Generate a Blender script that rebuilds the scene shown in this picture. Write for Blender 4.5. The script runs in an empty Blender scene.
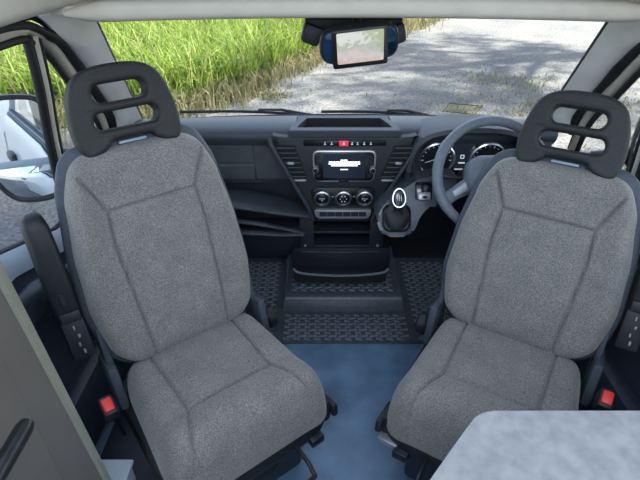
import bpy, bmesh, math, random
from mathutils import Vector, Matrix, Euler
random.seed(7)
S = bpy.context.scene
COL = S.collection
R = math.radians
sin, cos, pi = math.sin, math.cos, math.pi

# ------------------------------------------------------------------ materials
def mat(name, col, rough=.6, metal=0., noise=0., nscale=40., bump=0., bscale=None, col2=None, spec=.5, emit=None, estr=1., sheen=0., detail=3.):
    m = bpy.data.materials.new(name); m.use_nodes = True
    nt = m.node_tree; n = nt.nodes; l = nt.links
    b = n['Principled BSDF']
    b.inputs['Base Color'].default_value = (*col, 1)
    b.inputs['Roughness'].default_value = rough
    b.inputs['Metallic'].default_value = metal
    b.inputs['Specular IOR Level'].default_value = spec
    if sheen: b.inputs['Sheen Weight'].default_value = sheen
    if emit:
        b.inputs['Emission Color'].default_value = (*emit, 1); b.inputs['Emission Strength'].default_value = estr
    tc = n.new('ShaderNodeTexCoord')
    if noise or col2:
        t = n.new('ShaderNodeTexNoise'); t.inputs['Scale'].default_value = nscale; t.inputs['Detail'].default_value = detail
        l.new(tc.outputs['Object'], t.inputs['Vector'])
        r = n.new('ShaderNodeValToRGB')
        c2 = col2 or tuple(min(1, c*(1+noise)) for c in col)
        c1 = col if col2 else tuple(c*(1-noise) for c in col)
        r.color_ramp.elements[0].position = .32; r.color_ramp.elements[1].position = .68
        r.color_ramp.elements[0].color = (*c1, 1); r.color_ramp.elements[1].color = (*c2, 1)
        l.new(t.outputs['Fac'], r.inputs['Fac']); l.new(r.outputs['Color'], b.inputs['Base Color'])
    if bump:
        t = n.new('ShaderNodeTexNoise'); t.inputs['Scale'].default_value = bscale or nscale*2; t.inputs['Detail'].default_value = 3
        l.new(tc.outputs['Object'], t.inputs['Vector'])
        bp = n.new('ShaderNodeBump'); bp.inputs['Strength'].default_value = bump; bp.inputs['Distance'].default_value = .004
        l.new(t.outputs['Fac'], bp.inputs['Height']); l.new(bp.outputs['Normal'], b.inputs['Normal'])
    return m

def fabric_mat():
    m = mat('seat_fabric', (.2, .19, .18), .95, spec=.15, sheen=.25)
    nt = m.node_tree; n = nt.nodes; l = nt.links; b = n['Principled BSDF']
    tc = n.new('ShaderNodeTexCoord')
    a = n.new('ShaderNodeTexNoise'); a.inputs['Scale'].default_value = 330; a.inputs['Detail'].default_value = 2
    c = n.new('ShaderNodeTexNoise'); c.inputs['Scale'].default_value = 17; c.inputs['Detail'].default_value = 4
    for t in (a, c): l.new(tc.outputs['Object'], t.inputs['Vector'])
    r = n.new('ShaderNodeValToRGB'); r.color_ramp.elements[0].position = .36; r.color_ramp.elements[1].position = .66
    r.color_ramp.elements[0].color = (.145, .137, .124, 1); r.color_ramp.elements[1].color = (.30, .287, .268, 1)
    l.new(a.outputs['Fac'], r.inputs['Fac'])
    r2 = n.new('ShaderNodeValToRGB'); r2.color_ramp.elements[0].position = .3; r2.color_ramp.elements[1].position = .75
    r2.color_ramp.elements[0].color = (.84, .84, .85, 1); r2.color_ramp.elements[1].color = (1.1, 1.06, 1.03, 1)
    l.new(c.outputs['Fac'], r2.inputs['Fac'])
    mx = n.new('ShaderNodeMix'); mx.data_type = 'RGBA'; mx.blend_type = 'MULTIPLY'; mx.inputs[0].default_value = 1
    l.new(r.outputs['Color'], mx.inputs[6]); l.new(r2.outputs['Color'], mx.inputs[7]); l.new(mx.outputs[2], b.inputs['Base Color'])
    bp = n.new('ShaderNodeBump'); bp.inputs['Strength'].default_value = .35; bp.inputs['Distance'].default_value = .002
    l.new(a.outputs['Fac'], bp.inputs['Height']); l.new(bp.outputs['Normal'], b.inputs['Normal'])
    return m

def glass_mat(name, tint=(.97, .99, .98), refl=.6):
    m = bpy.data.materials.new(name); m.use_nodes = True
    nt = m.node_tree; n = nt.nodes; l = nt.links
    n.remove(n['Principled BSDF'])
    tr = n.new('ShaderNodeBsdfTransparent'); tr.inputs['Color'].default_value = (*tint, 1)
    gl = n.new('ShaderNodeBsdfGlossy'); gl.inputs['Roughness'].default_value = .02
    fr = n.new('ShaderNodeLayerWeight'); fr.inputs['Blend'].default_value = .5
    pw = n.new('ShaderNodeMath'); pw.operation = 'POWER'; pw.inputs[1].default_value = 5; l.new(fr.outputs['Facing'], pw.inputs[0])
    mu = n.new('ShaderNodeMath'); mu.operation = 'MULTIPLY_ADD'; mu.inputs[1].default_value = refl; mu.inputs[2].default_value = .03
    l.new(pw.outputs[0], mu.inputs[0])
    mx = n.new('ShaderNodeMixShader')
    l.new(mu.outputs[0], mx.inputs[0]); l.new(tr.outputs[0], mx.inputs[1]); l.new(gl.outputs[0], mx.inputs[2])
    l.new(mx.outputs[0], n['Material Output'].inputs['Surface'])
    return m

M = {}
M['fabric'] = fabric_mat()
M['vinyl'] = mat('seat_vinyl', (.055, .068, .085), .55, noise=.15, nscale=90, bump=.2, bscale=400)
M['wheel'] = mat('wheel_cover', (.14, .16, .185), .45, noise=.1, nscale=90, bump=.15, bscale=400)
M['pod'] = mat('pod_plastic', (.06, .072, .09), .35, noise=.12, nscale=120)
M['headrest'] = mat('headrest_foam', (.019, .018, .016), .6, noise=.15, nscale=120, bump=.25, bscale=500)
M['black'] = mat('black_plastic', (.009, .010, .012), .5, noise=.2, nscale=60)
M['gasket'] = mat('rubber_gasket', (.012, .012, .013), .65, noise=.2, nscale=40)
M['dark'] = mat('dark_dash_plastic', (.013, .015, .019), .5, noise=.12, nscale=150, bump=.15, bscale=600)
M['dash'] = mat('dash_pad', (.032, .039, .049), .5, noise=.12, nscale=120, bump=.2, bscale=500)
M['face'] = mat('dash_glove_face', (.05, .054, .058), .6, noise=.35, nscale=9, bump=.2, bscale=500)
M['gloss'] = mat('gloss_black', (.008, .009, .011), .15, noise=.1)
M['chrome'] = mat('satin_chrome', (.75, .76, .78), .28, 1., noise=.04)
M['silver'] = mat('silver_paint', (.38, .39, .41), .4, .6, noise=.05)
M['cream'] = mat('cream_trim', (.58, .53, .44), .7, noise=.05, nscale=15, bump=.1, bscale=300)
M['pillar'] = mat('pillar_trim', (.88, .86, .80), .6, noise=.06, nscale=12)
M['white'] = mat('white_paint', (.46, .48, .50), .22, noise=.02, nscale=3)
M['redbtn'] = mat('red_button', (.75, .03, .03), .4, noise=.1)
M['redlit'] = mat('red_hazard', (.6, .02, .06), .4, noise=.1, emit=(.9, .05, .1), estr=.35)
M['icon'] = mat('icon_print', (.8, .82, .85), .5, noise=.02)
M['vinylfloor'] = mat('floor_vinyl', (.12, .205, .31), .38, noise=.3, nscale=7, bump=.12, bscale=120, detail=8)  # blue-grey vinyl; part of its blue is sky reflection put into the colour
M['mat'] = mat('rubber_mat', (.06, .075, .09), .4, noise=.2, nscale=50)
M['tread'] = mat('tread_highlight', (.15, .175, .20), .33, noise=.2, nscale=80)  # paler than the mat: tread highlights put into the colour
M['navy'] = mat('navy_plastic', (.018, .024, .04), .5, noise=.2, nscale=60)
M['bluegrey'] = mat('bluegrey_plastic', (.3, .36, .43), .5, noise=.06, nscale=20)
M['table'] = mat('table_laminate', (.27, .275, .28), .75, col2=(.38, .38, .375), nscale=34, bump=.15, bscale=200, detail=9)
M['cabinet'] = mat('cabinet_laminate', (.125, .115, .105), .3, noise=.07, nscale=5)
M['edge'] = mat('cabinet_edge', (.22, .22, .17), .5, noise=.06)
M['palebox'] = mat('pale_box_plastic', (.5, .57, .64), .5, noise=.05, nscale=20)
M['steel'] = mat('dark_steel', (.05, .055, .06), .35, .8, noise=.2)
M['mirror'] = mat('mirror_glass', (.85, .9, .95), .02, 1., noise=.005)
M['bluemirror'] = mat('blue_mirror', (.04, .09, .16), .08, .85, noise=.02)
M['glass'] = glass_mat('window_glass')
M['stick'] = glass_mat('sticker_film', (.93, .90, .78), .3)
M['dial'] = mat('dial_face', (.01, .011, .013), .3, noise=.1)
M['display'] = mat('lcd_panel', (.006, .008, .012), .12, noise=.05, emit=(.02, .03, .05), estr=.3)
M['lit'] = mat('lit_pixels', (.8, .8, .8), .5, noise=.02, emit=(.9, .9, .92), estr=.8)
M['litdim'] = mat('dim_pixels', (.5, .5, .5), .5, noise=.02, emit=(.7, .8, .9), estr=.35)

# ------------------------------------------------------------------ helpers
def link(name, me, m, parent=None, smooth=True, ang=40):
    o = bpy.data.objects.new(name, me); COL.objects.link(o)
    if m is not None: me.materials.append(m)
    if parent is not None: o.parent = parent
    if smooth:
        for p in me.polygons: p.use_smooth = True
        try: me.set_sharp_from_angle(angle=R(ang))
        except Exception: pass
    return o

def done(name, bm, m, parent=None, smooth=True, ang=40):
    bmesh.ops.recalc_face_normals(bm, faces=bm.faces)
    me = bpy.data.meshes.new(name); bm.to_mesh(me); bm.free()
    return link(name, me, m, parent, smooth, ang)

def tag(o, label, cat=None, group=None, kind=None):
    if label: o['label'] = label
    if cat: o['category'] = cat
    if group: o['group'] = group
    if kind: o['kind'] = kind
    return o

def empty(name, loc, rz=0):
    o = bpy.data.objects.new(name, None); COL.objects.link(o)
    o.location = loc; o.rotation_euler = (0, 0, rz); o.empty_display_size = .1
    return o

def rbox(bm, c, size, bev=.01, rot=None, seg=2, taper=None):
    """rounded box; taper=(fx,fy) scales the top"""
    r = bmesh.ops.create_cube(bm, size=1)
    vs = r['verts']
    for v in vs:
        k = v.co.z > 0
        v.co.x *= size[0]; v.co.y *= size[1]; v.co.z *= size[2]
        if taper and k: v.co.x *= taper[0]; v.co.y *= taper[1]
    if bev:
        es = list({e for v in vs for e in v.link_edges})
        out = bmesh.ops.bevel(bm, geom=es, offset=bev, segments=seg, profile=.5, affect='EDGES')
        vs = list({v for v in out['verts']} | {v for v in vs if v.is_valid})
    mt = Matrix.Translation(c)
    if rot is not None: mt = mt @ (rot.to_matrix().to_4x4() if isinstance(rot, Euler) else rot.to_4x4())
    bmesh.ops.transform(bm, matrix=mt, verts=vs)
    return vs

def tube(bm, pts, rad, n=10, closed=False, flat=1.0, up=None):
    pts = [Vector(p) for p in pts]; N = len(pts)
    rad = rad if isinstance(rad, (list, tuple)) else [rad]*N
    rings = []; prev = None
    for i, p in enumerate(pts):
        if closed: t = pts[(i+1) % N]-pts[i-1]
        else: t = pts[min(i+1, N-1)]-pts[max(i-1, 0)]
        t.normalize()
        a = Vector(up) if up is not None else (prev if prev is not None else (Vector((0, 0, 1)) if abs(t.z) < .9 else Vector((1, 0, 0))))
        a = a-t*a.dot(t); a.normalize(); prev = a; b = t.cross(a)
        rings.append([bm.verts.new(p+a*(rad[i]*flat*cos(2*pi*k/n))+b*(rad[i]*sin(2*pi*k/n))) for k in range(n)])
    m = N if closed else N-1
    for i in range(m):
        A, B = rings[i], rings[(i+1) % N]
        for k in range(n): bm.faces.new((A[k], A[(k+1) % n], B[(k+1) % n], B[k]))
    if not closed:
        bm.faces.new(rings[0][::-1]); bm.faces.new(rings[-1])

def loft(bm, rings, closed_ring=True, caps=True):
    vr = [[bm.verts.new(p) for p in r] for r in rings]; n = len(rings[0])
    for A, B in zip(vr, vr[1:]):
        for k in range(n if closed_ring else n-1):
            bm.faces.new((A[k], A[(k+1) % n], B[(k+1) % n], B[k]))
    if caps and closed_ring:
        bm.faces.new(vr[0][::-1]); bm.faces.new(vr[-1])

def prism(bm, poly, f0, f1, bev=0, seg=2):
    """poly: list of 2d points; f0(p) and f1(p) give its front and back 3d points"""
    a = [bm.verts.new(f0(p)) for p in poly]; b = [bm.verts.new(f1(p)) for p in poly]
    n = len(poly); fa = bm.faces.new(a); bm.faces.new(b[::-1])
    for i in range(n): bm.faces.new((a[i], b[i], b[(i+1) % n], a[(i+1) % n]))
    if bev:
        bmesh.ops.bevel(bm, geom=list(fa.edges), offset=bev, segments=seg, profile=.5, affect='EDGES')

def rrect(w, h, r, n=5):
    p = []
    for cx, cy, a0 in ((w/2-r, h/2-r, 0), (-w/2+r, h/2-r, 90), (-w/2+r, -h/2+r, 180), (w/2-r, -h/2+r, 270)):
        for k in range(n+1):
            a = R(a0+90*k/n); p.append((cx+r*cos(a), cy+r*sin(a)))
    return p

def lathe(bm, prof, n=24, mt=None, caps=True):
    """prof: (r,z) list"""
    rings = []
    for r, z in prof: rings.append([Vector((r*cos(2*pi*k/n), r*sin(2*pi*k/n), z)) for k in range(n)])
    if mt is not None: rings = [[mt @ p for p in r] for r in rings]
    loft(bm, rings, caps=caps)

def catmull(P, n=8, closed=False):
    P = [Vector(p) for p in P]; N = len(P); out = []
    segs = N if closed else N-1
    for i in range(segs):
        g = (lambda k: P[k % N]) if closed else (lambda k: P[min(max(k, 0), N-1)])
        p0, p1, p2, p3 = g(i-1), g(i), g(i+1), g(i+2)
        for k in range(n):
            t = k/n
            out.append(.5*((2*p1)+(p2-p0)*t+(2*p0-5*p1+4*p2-p3)*t*t+(3*p1-p0-3*p2+p3)*t**3))
    if not closed: out.append(P[-1])
    return out

def curve_shape(loops, extrude, bevel, res=3):
    """filled outline with holes -> mesh in XY, thickness along Z"""
    cu = bpy.data.curves.new('outline', 'CURVE'); cu.dimensions = '2D'; cu.fill_mode = 'BOTH'
    cu.extrude = extrude; cu.bevel_depth = bevel; cu.bevel_resolution = res; cu.offset = -bevel
    for lp in loops:
        sp = cu.splines.new('POLY'); sp.points.add(len(lp)-1); sp.use_cyclic_u = True
        for p, q in zip(sp.points, lp): p.co = (q[0], q[1], 0, 1)
    o = bpy.data.objects.new('outline', cu); COL.objects.link(o)
    dg = bpy.context.evaluated_depsgraph_get(); dg.update()
    me = bpy.data.meshes.new_from_object(o.evaluated_get(dg))
    bpy.data.objects.remove(o); bpy.data.curves.remove(cu)
    me.materials.clear()
    return me

def segdist(x, y, a, b):
    ax, ay = a; bx, by = b; dx, dy = bx-ax, by-ay
    L = dx*dx+dy*dy or 1e-9
    t = max(0, min(1, ((x-ax)*dx+(y-ay)*dy)/L))
    return math.hypot(x-ax-t*dx, y-ay-t*dy)

def pad(name, m, parent, width, L, H, back, bol, seams, frame, na=150, nb=160, ne=7, groove=.013, gw=.0042, edge=8, bolw=.6, extra=None):
    """upholstered pad: width(b) half width along 0..1, L length, H crown height; frame(x,s,h)->3d"""
    bm = bmesh.new(); F = []; B = []
    for j in range(nb+1):
        b = .5-.5*cos(pi*j/nb); e = abs(2*b-1)
        endf = max(0, 1-e**ne)**(1/ne)
        W = width(b)*max(endf, .02); rf = []; rb = []
        for i in range(na+1):
            a = sin(pi/2*(2*i/na-1)); x = a*W; s = b*L
            fall = (max(0, 1-abs(a)**edge))**.5*(max(0, 1-e**(edge*1.6)))**.5
            h = H
            q = (abs(x)/max(width(b), .01)-bolw)/(1-bolw)
            if q > 0: h += bol*(3*q*q-2*q**3 if q < 1 else 1)
            if extra: h += extra(x, s)
            g = 0
            for p0, p1 in seams:
                d = segdist(x, s, p0, p1); g = max(g, math.exp(-(d/gw)**2))
            h = h*fall-groove*g*min(1, fall*1.2)
            rim = i in (0, na) or j in (0, nb)
            v = bm.verts.new(frame(x, s, 0 if rim else h)); rf.append(v)
            rb.append(v if rim else bm.verts.new(frame(x, s, -back*fall)))
        F.append(rf); B.append(rb)
    for j in range(nb):
        for i in range(na):
            bm.faces.new((F[j][i], F[j][i+1], F[j+1][i+1], F[j+1][i]))
            bm.faces.new((B[j][i], B[j+1][i], B[j+1][i+1], B[j][i+1]))
    return done(name, bm, m, parent, ang=80)

# ------------------------------------------------------------------ seats
REC = R(21)
def make_seat(loc, rz, out, label, BL=.56, ks=1.0, REC=REC):
    """front faces local -Y; out = local x sign of the side next to the door"""
    root = tag(empty('swivel_seat', loc, rz), label, 'seat', 'front seats turned to face the rear')
    z0 = .292
    def cframe(x, s, h):      # s from the back (0) to the front
        drop = .05*max(0, (s-.33)/.12)**2 if s > .33 else 0
        return (x, .245-s, z0+h-drop*.45)
    cw = lambda b: .222+.022*min(1, b/.8)-.008*max(0, b-.85)/.15
    L = .445; fy = .29
    seams = [((-.135, .02), (-.128, fy)), ((.135, .02), (.128, fy)), ((-.128, fy), (.128, fy)), ((-.128, fy), (-.18, .44)), ((.128, fy), (.18, .44))]
    def crown(x, s):
        k = .016*(1-(x/.22)**2)
        if s > fy: k += .020*sin(pi*min(1, (s-fy)/.17))
        return k
    cu = pad('cushion', M['fabric'], root, cw, L, .126, .03, .026, seams, cframe, extra=crown, edge=8, ne=11)
    sw = lambda b: cw(b)+.006
    pad('cushion_shell', M['black'], root, sw, L+.010, .035, .06, 0, [], lambda x, s, h: (x, .250-s, z0-.012+h-(.05*.5*max(0, (s-.33)/.12)**2 if s > .33 else 0)), na=30, nb=30, edge=10)
    # backrest
    py, pz = .225, .40
    wv = Vector((0, sin(REC), cos(REC))); nv = Vector((0, -cos(REC), sin(REC)))
    def bframe(x, s, h, off=0):
        p = Vector((x, py, pz))+wv*s+nv*(h+off); return p
    def bw(b):
        pts = [(0, .200), (.12, .224), (.32, .238), (.55, .230), (.8, .208), (.93, .19), (1, .182)]
        for (a, u), (c, v) in zip(pts, pts[1:]):
            if b <= c:
                t = (b-a)/(c-a); t = t*t*(3-2*t)*.5+t*.5; return (u+(v-u)*t)*ks
        return pts[-1][1]*ks
    ty = BL-.155
    bs = [((-.118, .02), (-.132, ty-.1)), ((-.132, ty-.1), (-.125, ty)), ((.118, .02), (.132, ty-.1)), ((.132, ty-.1), (.125, ty)), ((-.125, ty), (.125, ty)), ((-.125, ty), (-.168, ty+.10)), ((.125, ty), (.168, ty+.10))]
    def bcrown(x, s):
        return .014*math.exp(-((s-.14)/.12)**2)*(1-(x/.2)**2)
    pad('backrest', M['fabric'], root, bw, BL, .05, .02, .034, bs, bframe, extra=bcrown, edge=7)
    pad('backrest_shell', M['vinyl'], root, lambda b: bw(b)+.016, BL+.035, .018, .062, 0, [], lambda x, s, h: bframe(x, s-.012, h, -.012), na=36, nb=40, edge=6)
    # headrest: a rubber-like slab with two slots and a notch
    outer = catmull([(-.138, .012), (-.143, .06), (-.134, .12), (-.112, .17), (-.07, .196), (0, .203), (.07, .196), (.112, .17), (.134, .12), (.143, .06), (.138, .012), (.120, -.010), (.085, -.004), (.062, .010), (.045, .022), (-.045, .022), (-.062, .010), (-.085, -.004), (-.120, -.010)], 5, True)
    s1 = [(a, b+.136) for a, b in rrect(.142, .044, .021, 5)]
    s2 = [(a, b+.070) for a, b in rrect(.172, .042, .020, 5)]
    me = curve_shape([outer, s1[::-1], s2[::-1]], .020, .012, 4)
    for v in me.vertices:
        x, y, z = v.co; z += .035-.35*x*x*1.0
        v.co = bframe(x*.98, BL-.006+y*1.03, z-.03)
    hr = link('headrest', me, M['headrest'], root, ang=60)
    bm = bmesh.new(); 
    rb_ = Matrix((Vector((1, 0, 0)), -nv, wv)).transposed()
    rbox(bm, bframe(0, BL+.006, .002), (.075, .03, .008), .003, rot=rb_)
    done('lit_gap_strip', bm, M['bluegrey'], hr)  # pale strip standing in for the lit gap in the notch
    # recliner covers and hinge arms
    for sx in (-1, 1):
        bm = bmesh.new()
        rbox(bm, (sx*.244, .235, .365), (.03, .13, .15), .014, rot=Euler((-R(12), 0, 0)))
        rbox(bm, bframe(sx*.238, .07, -.03), (.022, .07, .16), .01, rot=rb_)
        done('recliner_cover', bm, M['vinyl'], root)
        bm = bmesh.new(); rbox(bm, (sx*.235, .02, .265), (.03, .40, .085), .012)
        done('side_skirt', bm, M['black'], root)
    # recline knob on the aisle side
    bm = bmesh.new(); lathe(bm, [(.004, 0), (.034, 0), (.04, .008), (.038, .028), (.03, .034), (.004, .034)], 20, Matrix.Translation((-out*.258, .20, .355)) @ Matrix.Rotation(-out*pi/2, 4, 'Y'))
    done('recline_knob', bm, M['black'], root)
    bm = bmesh.new(); rbox(bm, (-out*.250, -.15, .275), (.02, .10, .045), .008, rot=Euler((R(-8), 0, 0)))
    done('height_lever', bm, M['black'], root)
    # rails, swivel plate, pedestal
    bm = bmesh.new()
    for sx in (-.17, .17): rbox(bm, (sx, 0, .225), (.045, .44, .03), .005)
    done('slide_rail', bm, M['steel'], root)
    bm = bmesh.new(); lathe(bm, [(.01, .175), (.19, .175), (.195, .18), (.195, .20), (.19, .208), (.01, .208)], 32)
    done('swivel_plate', bm, M['steel'], root)
    bm = bmesh.new(); rbox(bm, (0, .04, .0875), (.36, .34, .175), .02, taper=(.94, .94))
    done('pedestal', bm, M['navy'], root)
    # slide bar loop under the front edge
    bm = bmesh.new()
    tube(bm, catmull([(-.095, -.03, .25), (-.095, -.23, .262), (-.09, -.295, .258), (-.07, -.315, .256), (.07, -.315, .256), (.09, -.295, .258), (.095, -.23, .262), (.095, -.03, .25)], 6), .0065, 8)
    done('slide_bar', bm, M['steel'], root)
    if out > 0:
        bm = bmesh.new(); rbox(bm, (-out*.215, -.19, .235), (.06, .03, .02), .005)
        done('release_catch', bm, M['silver'], root)
    # folded up armrest on the door side
    bm = bmesh.new(); x = out*.292
    sec = []
    for s, w, d in ((.18, .026, .030), (.21, .031, .036), (.30, .033, .042), (.41, .032, .044), (.47, .030, .040), (.497, .024, .032), (.508, .012, .016)):
        sec.append([bframe(x+q[0]*1.0, s, q[1]-.015) for q in rrect(w*2, d*2, min(w, d)*.5, 4)])
    loft(bm, sec)
    ar = done('armrest', bm, M['black'], root, ang=60)
    bm = bmesh.new()
    rbox(bm, bframe(x, .150, -.01), (.06, .065, .12), .010, rot=rb_)
    rbox(bm, bframe(x, .222, .027), (.05, .012, .03), .004, rot=rb_)
    done('armrest_hinge', bm, M['dark'], ar)
    for q, w, h in ((.115, .006, .014), (.138, .005, .012), (.163, .007, .010), (.188, .005, .014), (.275, .013, .036)):
        bm = bmesh.new(); rbox(bm, bframe(x+(.004 if q in (.115, .163) else -.002), q, .0255 if q < .2 else .030), (w, .006, h), .0015, rot=rb_, seg=1)
        done('hinge_catch', bm, M['silver'] if q < .2 else M['gasket'], ar)
    # seat belt buckle
    bm = bmesh.new(); bx, by = (-.293 if out < 0 else .272), .09
    rbox(bm, (bx, by, .42), (.038, .055, .085), .01, rot=Euler((R(30), 0, 0)))
    bu = done('belt_buckle', bm, M['black'], root)
    bm = bmesh.new(); rbox(bm, (bx, by-.022, .458), (.026, .036, .014), .004, rot=Euler((R(30), 0, 0)))
    done('release_button', bm, M['redbtn'], bu)
    bm = bmesh.new(); tube(bm, [(bx, by+.02, .39), (bx-out*.01, by+.04, .32), (bx-out*.02, by+.05, .25)], .014, 8, flat=.35)
    done('buckle_stalk', bm, M['black'], bu)
    return root

make_seat((-.362, .95, 0), R(37.5), -1, 'grey fabric swivel seat nearer the cabinet, whole cushion in view, beside the red buckle', .622, 1.025, R(15.5))
make_seat((.392, .93, 0), R(-31), 1, 'grey fabric swivel seat in front of the steering wheel, partly behind the table top', .552, 1.04)

# ------------------------------------------------------------------ floor and mat
bm = bmesh.new(); rbox(bm, (0, .55, -.02), (1.8, 3.1, .04), 0)
tag(done('floor', bm, M['vinylfloor'], None, False), 'blue-grey vinyl floor between the seats', kind='structure')

root = tag(empty('rubber_floor_mat', (0, 1.8, 0)), 'black rubber floor mat with a dash tread, under the dashboard', 'floor mat')
bm = bmesh.new()
prof = [(1.50, .001), (1.50, .008), (1.70, .010), (2.12, .010), (2.12, .001)]
for x0, x1 in ((-.78, -.265), (.30, .78)):
    loft(bm, [[(x, y-1.8, z) for y, z in prof] for x in (x0, x1)])
loft(bm, [[(x, y-1.8, z) for y, z in [(1.50, .001), (1.50, .008), (1.70, .010), (1.70, .001)]] for x in (-.265, .30)])
done('mat_sheet', bm, M['mat'], root, False)
bm = bmesh.new()
hp = [(1.695, .005), (1.70, .03), (1.712, .066), (1.725, .078), (1.745, .081), (2.10, .10), (2.10, .005)]
loft(bm, [[(x+dx*z*1.0, y-1.8, z) for y, z in hp] for x, dx in ((-.265, .25), (.30, -.25))])
done('tunnel_step', bm, M['mat'], root, ang=35)
def treads(name, x0, x1, y0, y1, zf, par, tilt=0):
    V = []; Fc = []
    j = 0; y = y0
    while y < y1:
        x = x0+(.022 if j % 2 else 0)
        while x < x1-.03:
            a = random.uniform(-.002, .002); z = zf(y)
            b = len(V); w, d, h = .034, .011, .005; sk = .006 if j % 2 else -.006
            for zz, k in ((0, 1), (h, .7)):
                for sx, sy in ((0, -1), (1, -1), (1, 1), (0, 1)):
                    V.append((x+(w*sx-w/2)*k+w/2+sk*(sx-.5), y-1.8+sy*d/2*k+sk*.6*(sx-.5)*2, z+zz+a*0))
            Fc += [(b+4, b+5, b+6, b+7)]+[(b+i, b+(i+1) % 4, b+4+(i+1) % 4, b+4+i) for i in range(4)]
            x += .044
        y += .0185; j += 1
    me = bpy.data.meshes.new(name); me.from_pydata(V, [], Fc)
    return link(name, me, M['tread'], par, False)
treads('tread_pattern', -.76, -.285, 1.52, 2.08, lambda y: .009, root)
treads('tread_pattern', -.25, .29, 1.52, 1.685, lambda y: .008, root)
treads('tread_pattern', .325, .76, 1.52, 2.08, lambda y: .009, root)
treads('tread_pattern', -.225, .255, 1.76, 2.0, lambda y: .081+(y-1.745)*.019/.355-.001, root)

# ------------------------------------------------------------------ dashboard
D = tag(empty('dashboard', (0, 1.8, 0)), 'dark grey dashboard with a touchscreen centre stack, dials and a gear pod', 'dashboard')
OY = 1.8
def dl(p): return (p[0], p[1]-OY, p[2])
def X(x, prof): return [(x, y-OY, z) for y, z in prof]
# padded top over the whole width
bm = bmesh.new()
def topprof(x):
    k = max(0, abs(x)-.55)*.3
    bow = .05*(1-(x/.8)**2)
    return [(1.735+k*.2, .795), (1.716+k*.2, .820), (1.714+k*.2, .838), (1.722+k*.2, .852), (1.745, .861), (1.80, .864), (1.85+bow, .856), (1.885+bow, .843), (1.885+bow, .80)]
def topsec(x):
    p = topprof(x)
    return [(y, min(z, .842)) for y, z in p[:6]]+p[6:] if abs(x) < .18 else p
loft(bm, [X(x, topsec(x)) for x in sorted([-.79+.0632*i for i in range(26)]+[-.182, -.178, .178, .182])])
done('dash_top', bm, M['dash'], D, ang=50)
# hidden structure behind
bm = bmesh.new(); rbox(bm, (0, 1.90-OY, .55), (1.58, .10, .50), .02)
done('dash_carrier', bm, M['black'], D)
bm = bmesh.new(); rbox(bm, (0, 2.16-OY, .36), (1.62, .06, .74), .01)
done('bulkhead', bm, M['black'], D)
# passenger face with the glovebox lid
bm = bmesh.new()
loft(bm, [X(x, [(1.738, .805), (1.742, .73), (1.758, .645), (1.775, .622), (1.90, .622), (1.90, .805)]) for x in (-.78, -.5, -.20)])
done('passenger_panel', bm, M['face'], D, ang=30)
bm = bmesh.new()
def lid(x0, x1, z0, z1):
    f = lambda z: 1.738-.006+(.805-z)*.08+max(0, .73-z)*.07
    loft(bm, [[(x, f(z)-OY+e, z) for z, e in ((z1, .006), (z1-.006, 0), ((z0+z1)/2, 0), (z0+.006, 0), (z0, .006), (z0, .02), (z1, .02))] for x in (x0, x1)])
lid(-.70, -.345, .722, .80); lid(-.70, -.345, .645, .715); lid(-.337, -.215, .645, .80)
done('glovebox_lid', bm, M['face'], D, ang=30)
# passenger storage ledge, pocket and lower rim
def sweep(name, keys, m, n=10):
    """keys: x, y, z, depth, height"""
    bm = bmesh.new(); P = catmull([(k[0], k[1], k[2]) for k in keys], 6); Q = catmull([(k[3], k[4], 0) for k in keys], 6)
    rings = []
    for p, q in zip(P, Q):
        rings.append([(p.x, p.y-OY+a*q.x, p.z+b*q.y) for a, b in [(r[0], r[1]) for r in rrect(1, 1, .42, 3)]])
    loft(bm, rings); return done(name, bm, m, D, ang=50)
sweep('storage_ledge', [(-.78, 1.715, .60, .13, .035), (-.55, 1.70, .60, .14, .035), (-.40, 1.69, .592, .15, .035), (-.27, 1.695, .565, .14, .03), (-.15, 1.715, .525, .10, .028), (-.10, 1.73, .50, .06, .02)], M['dash'])
sweep('pocket_lip', [(-.78, 1.69, .50, .025, .018), (-.50, 1.675, .503, .025, .018), (-.38, 1.67, .50, .025, .016), (-.28, 1.675, .478, .024, .014), (-.20, 1.69, .45, .022, .012), (-.155, 1.705, .425, .018, .010)], M['face'])
sweep('pocket_lip', [(-.78, 1.69, .455, .03, .018), (-.50, 1.675, .455, .03, .018), (-.38, 1.672, .45, .03, .016), (-.25, 1.682, .435, .026, .014), (-.155, 1.705, .42, .02, .010)], M['face'])
bm = bmesh.new()
loft(bm, [X(x, [(1.70+d, .445), (1.71+d, .36), (1.76+d, .27), (1.85, .24), (1.92, .26), (1.92, .445)]) for x, d in ((-.78, .01), (-.5, 0), (-.3, .0), (-.16, .03))])
loft(bm, [X(x, [(1.80, .62), (1.80, .44), (1.92, .44), (1.92, .62)]) for x in (-.78, -.13)])
done('knee_panel', bm, M['dark'], D, ang=30)
# centre stack
def stackY(z): return 1.685+(.86-z)*.02
bm = bmesh.new()
so = [(-.262, .852), (-.242, .845), (-.118, .545), (-.108, .488), (.108, .488), (.118, .545), (.242, .845), (.262, .852), (.20, .846), (-.20, .846)]
prism(bm, so, lambda p: (p[0], stackY(p[1])-OY, p[1]), lambda p: (p[0], 1.87-OY, p[1]), .008)
done('centre_stack', bm, M['dark'], D, ang=35)
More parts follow.
